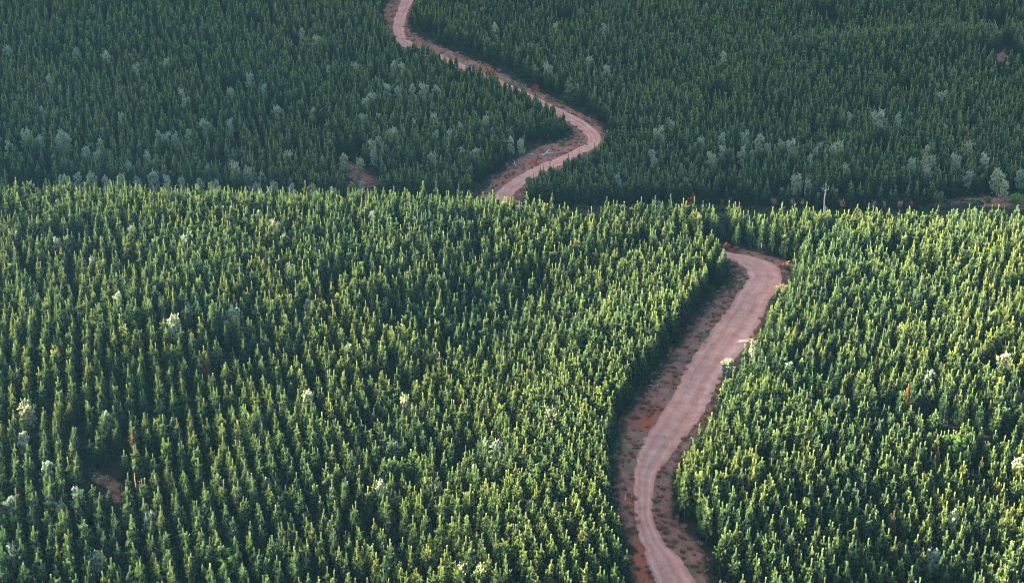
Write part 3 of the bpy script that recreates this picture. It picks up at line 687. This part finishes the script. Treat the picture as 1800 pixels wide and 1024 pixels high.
# white marker posts
import bmesh
def postmesh(h, w=0.1):
    bm = bmesh.new(); bmesh.ops.create_cube(bm, size=1)
    for v in bm.verts: v.co = Vector((v.co.x*w*2, v.co.y*w, (v.co.z+.5)*h-0.15))
    bmesh.ops.bevel(bm, geom=[e for e in bm.edges], offset=0.015, segments=1, affect='EDGES')
    me = bpy.data.meshes.new('marker_post'); bm.to_mesh(me); bm.free(); me.materials.append(M_white); return me
m, nt_, b_ = mat('red_reflector'); b_.inputs['Base Color'].default_value = (0.5, 0.05, 0.03, 1); b_.inputs['Roughness'].default_value = 0.3; M_refl = m
def reflmesh(h, w=0.1):
    bm = bmesh.new(); bmesh.ops.create_cube(bm, size=1)
    for v in bm.verts: v.co = Vector((v.co.x*w*1.5, v.co.y*0.02-w/2-0.008, v.co.z*0.12+h*0.8-0.15))
    me = bpy.data.meshes.new('reflector'); bm.to_mesh(me); bm.free(); me.materials.append(M_refl); return me
for tx, ty, h, w_, lb in ((1099,878,1.3,.12,'white marker post on the left verge of the lower near road'), (1160,872,.9,.10,'short white marker post on the right verge of the lower near road'), (1155,684,1.6,.06,'thin grey-white post against the trees on the left verge'), (1002,205,2.2,.12,'white marker post beside the far road bend')):
    X, Y, Z = at([tx], [ty], ymin=490 if ty < 400 else 0)
    o = link('marker_post', None, loc=(X[0], Y[0], Z[0]+.1)); tag(o, lb, 'post', 'roadside marker posts'); link('post', postmesh(h, w_), o); link('reflector', reflmesh(h, w_), o)

# ------------------------------------------------------------------ pines: the nearest 300 one by one, the rest as one plantation
sp = np.array(SPECIAL); 
bad = np.zeros(len(x), bool)
for sx_, sy_, sr in sp: bad |= np.hypot(x-sx_, y-sy_) < sr
# keep the view to a few odd trees open: drop the pine right in front of them
B, x, y, z, scl, px, py = (q[~bad] for q in (B, x, y, z, scl, px, py))
var = rng.choice(14, len(x), p=np.array([3,2,3,1,1,2,3,3,2,1,1,1,3,2])/28); 
ny = np.interp(y, Pn[:, 0, 1][np.argsort(Pn[:, 0, 1])], Pn[:, 0, 0][np.argsort(Pn[:, 0, 1])]); edge = (y < 455) & (x < ny) & (x > ny-24)
var = np.where(edge, rng.choice([1, 6, 13, 6], len(x)), var); scl = np.where(edge, np.where(np.abs(y-at([1300], [600])[1][0]) < 13, np.clip(scl, 1.2, 1.3), np.clip(scl, 1.02, 1.2)), scl)
rot = rng.random(len(x))*6.283; tlt = rng.normal(size=(len(x), 2))*0.04
vis = (px > 4) & (px < 1796) & (py < 1004) & (py > 0) & (y < 480)
order = np.argsort(np.where(vis, proj(x, y, z)[2], 1e9))[:300]
ind = np.zeros(len(x), bool); ind[order] = True
rowsd = {}
for i in order: rowsd.setdefault((B[i, 4], B[i, 2]), []).append(i)
for blk in (1, 2):
    rk = [kk for kk in rowsd if kk[0] == blk]; rk.sort(key=lambda kk: np.mean([px[i] for i in rowsd[kk]]))
    for n, kk in enumerate(rk):
        for m_, i in enumerate(sorted(rowsd[kk], key=lambda i: y[i])):
            place = ('left of the near road' if blk == 1 else 'right of the near road')
            lab = f'{PLOOK[var[i]]}, {ORD[m_]} up in the {ordn(n)} row from left, {place}'
            s = scl[i]
            plant('pine_tree', PINES[var[i]], (x[i], y[i], z[i]), (s*1.02, s), rot[i], lab, 'pine tree', 'plantation pines nearest the camera').rotation_euler = (tlt[i, 0], tlt[i, 1], rot[i])

def scatter(name, coords, idx, rz, sc3, variants, kindlabel):
    """one stuff object: geometry nodes put a whole plant on every point"""
    colx = bpy.data.collections.new(name+'_kinds')
    for n, meshes in enumerate(variants):
        me = meshes; ob = bpy.data.objects.new(f'{name}_kind_{n:02d}', me); colx.objects.link(ob)
    me = bpy.data.meshes.new(name); me.vertices.add(len(coords)); me.vertices.foreach_set('co', np.asarray(coords, np.float32).ravel())
    for an, dt, val in (('vi', 'INT', idx.astype(np.int32)), ('rz', 'FLOAT', rz.astype(np.float32)), ('tx', 'FLOAT', (np.sin(np.arange(len(rz))*12.9898)*0.055).astype(np.float32)), ('ty', 'FLOAT', (np.sin(np.arange(len(rz))*78.233)*0.055).astype(np.float32))):
        a_ = me.attributes.new(an, dt, 'POINT'); a_.data.foreach_set('value', val)
    a_ = me.attributes.new('sc', 'FLOAT_VECTOR', 'POINT'); a_.data.foreach_set('vector', np.asarray(sc3, np.float32).ravel())
    o = link(name, me); g = bpy.data.node_groups.new(name+'_gn', 'GeometryNodeTree')
    g.interface.new_socket('Geometry', in_out='INPUT', socket_type='NodeSocketGeometry'); g.interface.new_socket('Geometry', in_out='OUTPUT', socket_type='NodeSocketGeometry')
    n_in = g.nodes.new('NodeGroupInput'); n_out = g.nodes.new('NodeGroupOutput'); L = g.links
    mp = g.nodes.new('GeometryNodeMeshToPoints'); ip = g.nodes.new('GeometryNodeInstanceOnPoints'); ci = g.nodes.new('GeometryNodeCollectionInfo')
    ci.inputs['Collection'].default_value = colx; ci.inputs['Separate Children'].default_value = True; ci.inputs['Reset Children'].default_value = True
    def na(nm, dt):
        q = g.nodes.new('GeometryNodeInputNamedAttribute'); q.data_type = dt; q.inputs[0].default_value = nm
        return next(s for s in q.outputs if s.enabled and s.name == 'Attribute')
    L.new(n_in.outputs[0], mp.inputs[0]); L.new(mp.outputs[0], ip.inputs['Points']); L.new(ci.outputs[0], ip.inputs['Instance'])
    ip.inputs['Pick Instance'].default_value = True; L.new(na('vi', 'INT'), ip.inputs['Instance Index'])
    cx = g.nodes.new('ShaderNodeCombineXYZ'); L.new(na('rz', 'FLOAT'), cx.inputs[2]); L.new(na('tx', 'FLOAT'), cx.inputs[0]); L.new(na('ty', 'FLOAT'), cx.inputs[1])
    er = g.nodes.new('FunctionNodeEulerToRotation'); L.new(cx.outputs[0], er.inputs[0]); L.new(er.outputs[0], ip.inputs['Rotation'])
    L.new(na('sc', 'FLOAT_VECTOR'), ip.inputs['Scale']); L.new(ip.outputs[0], n_out.inputs[0])
    md = o.modifiers.new('plants', 'NODES'); md.node_group = g
    tag(o, kindlabel, None, None, 'stuff'); return o
def joined(parts, name):
    Vs = []; Fs = []; Ts = []; mi = []; n = 0; me = bpy.data.meshes.new(name)
    for k_, p in enumerate(parts):
        c = np.empty(len(p.vertices)*3, np.float32); p.vertices.foreach_get('co', c); Vs.append(c.reshape(-1, 3))
        Fs += [tuple(q+n for q in pl.vertices) for pl in p.polygons]; mi += [k_]*len(p.polygons)
        t = np.zeros(len(p.vertices), np.float32)
        if 'tipw' in p.attributes: p.attributes['tipw'].data.foreach_get('value', t)
        Ts.append(t); n += len(p.vertices); me.materials.append(p.materials[0])
    me.from_pydata(np.concatenate(Vs).tolist(), [], Fs); me.polygons.foreach_set('material_index', mi)
    a_ = me.attributes.new('tipw', 'FLOAT', 'POINT'); a_.data.foreach_set('value', np.concatenate(Ts)); me.update(); return me
PJ = [joined(p, 'pine_whole') for p in PINES]
rest = ~ind
s = scl[rest]
scatter('pine_plantation', np.stack([x[rest], y[rest], z[rest]], 1), var[rest], rot[rest], np.stack([s*1.02, s*1.02, s], 1), PJ, 'dense plantation of dark green pines covering both slopes')
print('PINES', len(x), 'individual', ind.sum())

# ------------------------------------------------------------------ roadside scrub, grass, stones
def tuft(seed, n, h, spread, m, wdt=0.03):
    r = np.random.default_rng(seed); a = r.random(n)*6.283; rr = r.random(n)**.5*spread
    P = np.stack([np.cos(a)*rr*0.6, np.sin(a)*rr*0.6, np.zeros(n)], 1); D = np.stack([np.cos(a)*rr, np.sin(a)*rr, np.full(n, h)*(0.6+0.6*r.random(n))], 1)+r.normal(size=(n, 3))*0.08
    s_ = np.cross(D, r.normal(size=(n, 3))); s_ /= np.linalg.norm(s_, axis=1)[:, None]; s_ *= wdt
    V = np.stack([P-s_, P+s_, P+D+s_*0.4, P+D-s_*0.4], 1).reshape(-1, 3)
    return mesh('tuft', V, quads(n), m, np.clip(np.tile([0.2, 0.2, 0.9, 0.9], n)+np.repeat(r.normal(size=n)*0.2, 4), 0, 1))
def stone(seed):
    r = np.random.default_rng(seed); bm = bmesh.new(); bmesh.ops.create_icosphere(bm, subdivisions=2, radius=0.22)
    for v in bm.verts: v.co = Vector((v.co.x*1.3, v.co.y, v.co.z*0.7))*(0.8+0.4*r.random())
    me = bpy.data.meshes.new('stone'); bm.to_mesh(me); bm.free(); me.materials.append(M_rock); return me
def stick(seed):
    r = np.random.default_rng(seed); v, f = tubes([([(-.9,0,.06),(0,r.normal()*.15,.12),(.9,0,.05)],[.06,.05,.02])], 5); return mesh('stick', v, f, M_dead, smooth=True)
TK = [tuft(1, 110, 0.7, 0.7, M_twig), tuft(2, 90, 0.9, 0.55, M_twig), tuft(3, 120, 0.4, 0.6, M_grass), tuft(4, 70, 0.5, 0.5, M_grass), stone(5), stone(6), stick(7), stick(8)]
r = np.random.default_rng(9); nS = 4000; kk = r.integers(0, len(RD), nS); sd_ = r.random(nS) < 0.5; u = r.random(nS)
Ls = np.where(sd_[:, None], RD[kk, 0], RD[kk, 3]); Rs = np.where(sd_[:, None], RD[kk, 1], RD[kk, 2]); P = Ls+(Rs-Ls)*(u*1.02)[:, None]+r.normal(size=(nS, 2))*0.3
dens = 0.5+0.5*np.sin(P[:, 0]/3.1+P[:, 1]/4.3)*np.sin(P[:, 1]/6.1-P[:, 0]/5)
kp = r.random(nS) < (0.25+0.6*dens)*np.where(u > 0.93, 1, 0.9); P = P[kp]
gn = np.sin(P[:, 0]/7+1)*np.sin(P[:, 1]/9)+0.4*r.normal(size=len(P))
vi = np.where(gn > 0.6, r.integers(2, 4, len(P)), r.integers(0, 2, len(P))); odd = r.random(len(P)); vi = np.where(odd < 0.10, r.integers(4, 6, len(P)), vi); vi = np.where(odd > 0.975, r.integers(6, 8, len(P)), vi)
extra = []
for nm, Q in PW.items():
    lo, hi = Q.min(0), Q.max(0); m_ = int(min(1500, (hi-lo).prod()*0.35)); q = lo+(hi-lo)*r.random((m_, 2)); extra.append(q[inside(Q, q[:, 0], q[:, 1])])
E = np.concatenate(extra); P = np.concatenate([P, E]); vi = np.r_[vi, r.integers(0, 8, len(E))]
s_ = 0.5+0.7*r.random(len(P)); zz = ground(P[:, 0], P[:, 1])+0.08
scatter('verge_scrub', np.stack([P[:, 0], P[:, 1], zz], 1), vi, r.random(len(P))*6.28, np.stack([s_]*3, 1), TK, 'dry brush, grass tufts and stones on the roadside verges')

# undergrowth between the rows
M_fern = foliage('undergrowth', (0.010, 0.020, 0.012), (0.035, 0.06, 0.025), (0.10, 0.14, 0.05))
def shrub(seed, n, Rr, Hh):
    r = np.random.default_rng(seed); Vs = []; Ts = []
    for q in range(n):
        a = r.random()*6.28; rr = Rr*r.random()**.5; p = np.array([math.cos(a)*rr*.5, math.sin(a)*rr*.5, 0.05]); d = np.array([math.cos(a)*rr, math.sin(a)*rr, Hh*(0.5+0.6*r.random())]); L_ = np.linalg.norm(d); d /= L_
        P = p+np.linspace(0.15, 1, 7)[:, None]*L_*d; v, tw = brush(P, np.repeat(d[None], 7, 0), 0.22, 0.13, 4, r, 0.1, 0.8, 0.8); Vs.append(v); Ts.append(tw)
    V = np.concatenate(Vs); return mesh('shrub', V, quads(len(V)//4), M_fern, np.clip(np.concatenate(Ts), 0, 1))
UK = [shrub(1, 16, 1.0, 1.0), shrub(2, 20, 1.3, 0.8), shrub(3, 14, 0.8, 1.6)]
r = np.random.default_rng(21); n_ = 16000; uy = 230+r.random(n_)*560; ux = (r.random(n_)*2-1)*(40+0.38*uy)
okk = clear(ux, uy, 1.4*np.ones(n_), 0.8); ux, uy = ux[okk], uy[okk]; us = 0.6+0.9*r.random(len(ux))
scatter('undergrowth', np.stack([ux, uy, ground(ux, uy)], 1), r.integers(0, 3, len(ux)), r.random(len(ux))*6.28, np.stack([us]*3, 1), UK, 'low dark undergrowth on the forest floor between the pines')

# ------------------------------------------------------------------ air between the camera and the far slope
hx, hy0, hy1, hz0, hz1 = 2700.0, -1500.0, 3700.0, -140.0, 420.0
hv = [(sx*hx, yy, zz) for zz in (hz0, hz1) for sx, yy in ((-1, hy0), (1, hy0), (1, hy1), (-1, hy1))]
hz = link('haze', mesh('haze', hv, [(3, 2, 1, 0), (4, 5, 6, 7), (0, 1, 5, 4), (1, 2, 6, 5), (2, 3, 7, 6), (3, 0, 4, 7)])); tag(hz, 'thin bluish haze in the air over the valley', None, None, 'stuff')
m = bpy.data.materials.new('haze'); m.use_nodes = True; nt = m.node_tree; nt.nodes.clear(); o_ = nt.nodes.new('ShaderNodeOutputMaterial')
pv = nt.nodes.new('ShaderNodeVolumePrincipled'); pv.inputs['Color'].default_value = (0.26, 0.62, 1.0, 1); pv.inputs['Density'].default_value = HAZE; pv.inputs['Anisotropy'].default_value = 0.2
nt.links.new(pv.outputs[0], o_.inputs['Volume']); hz.data.materials.append(m)
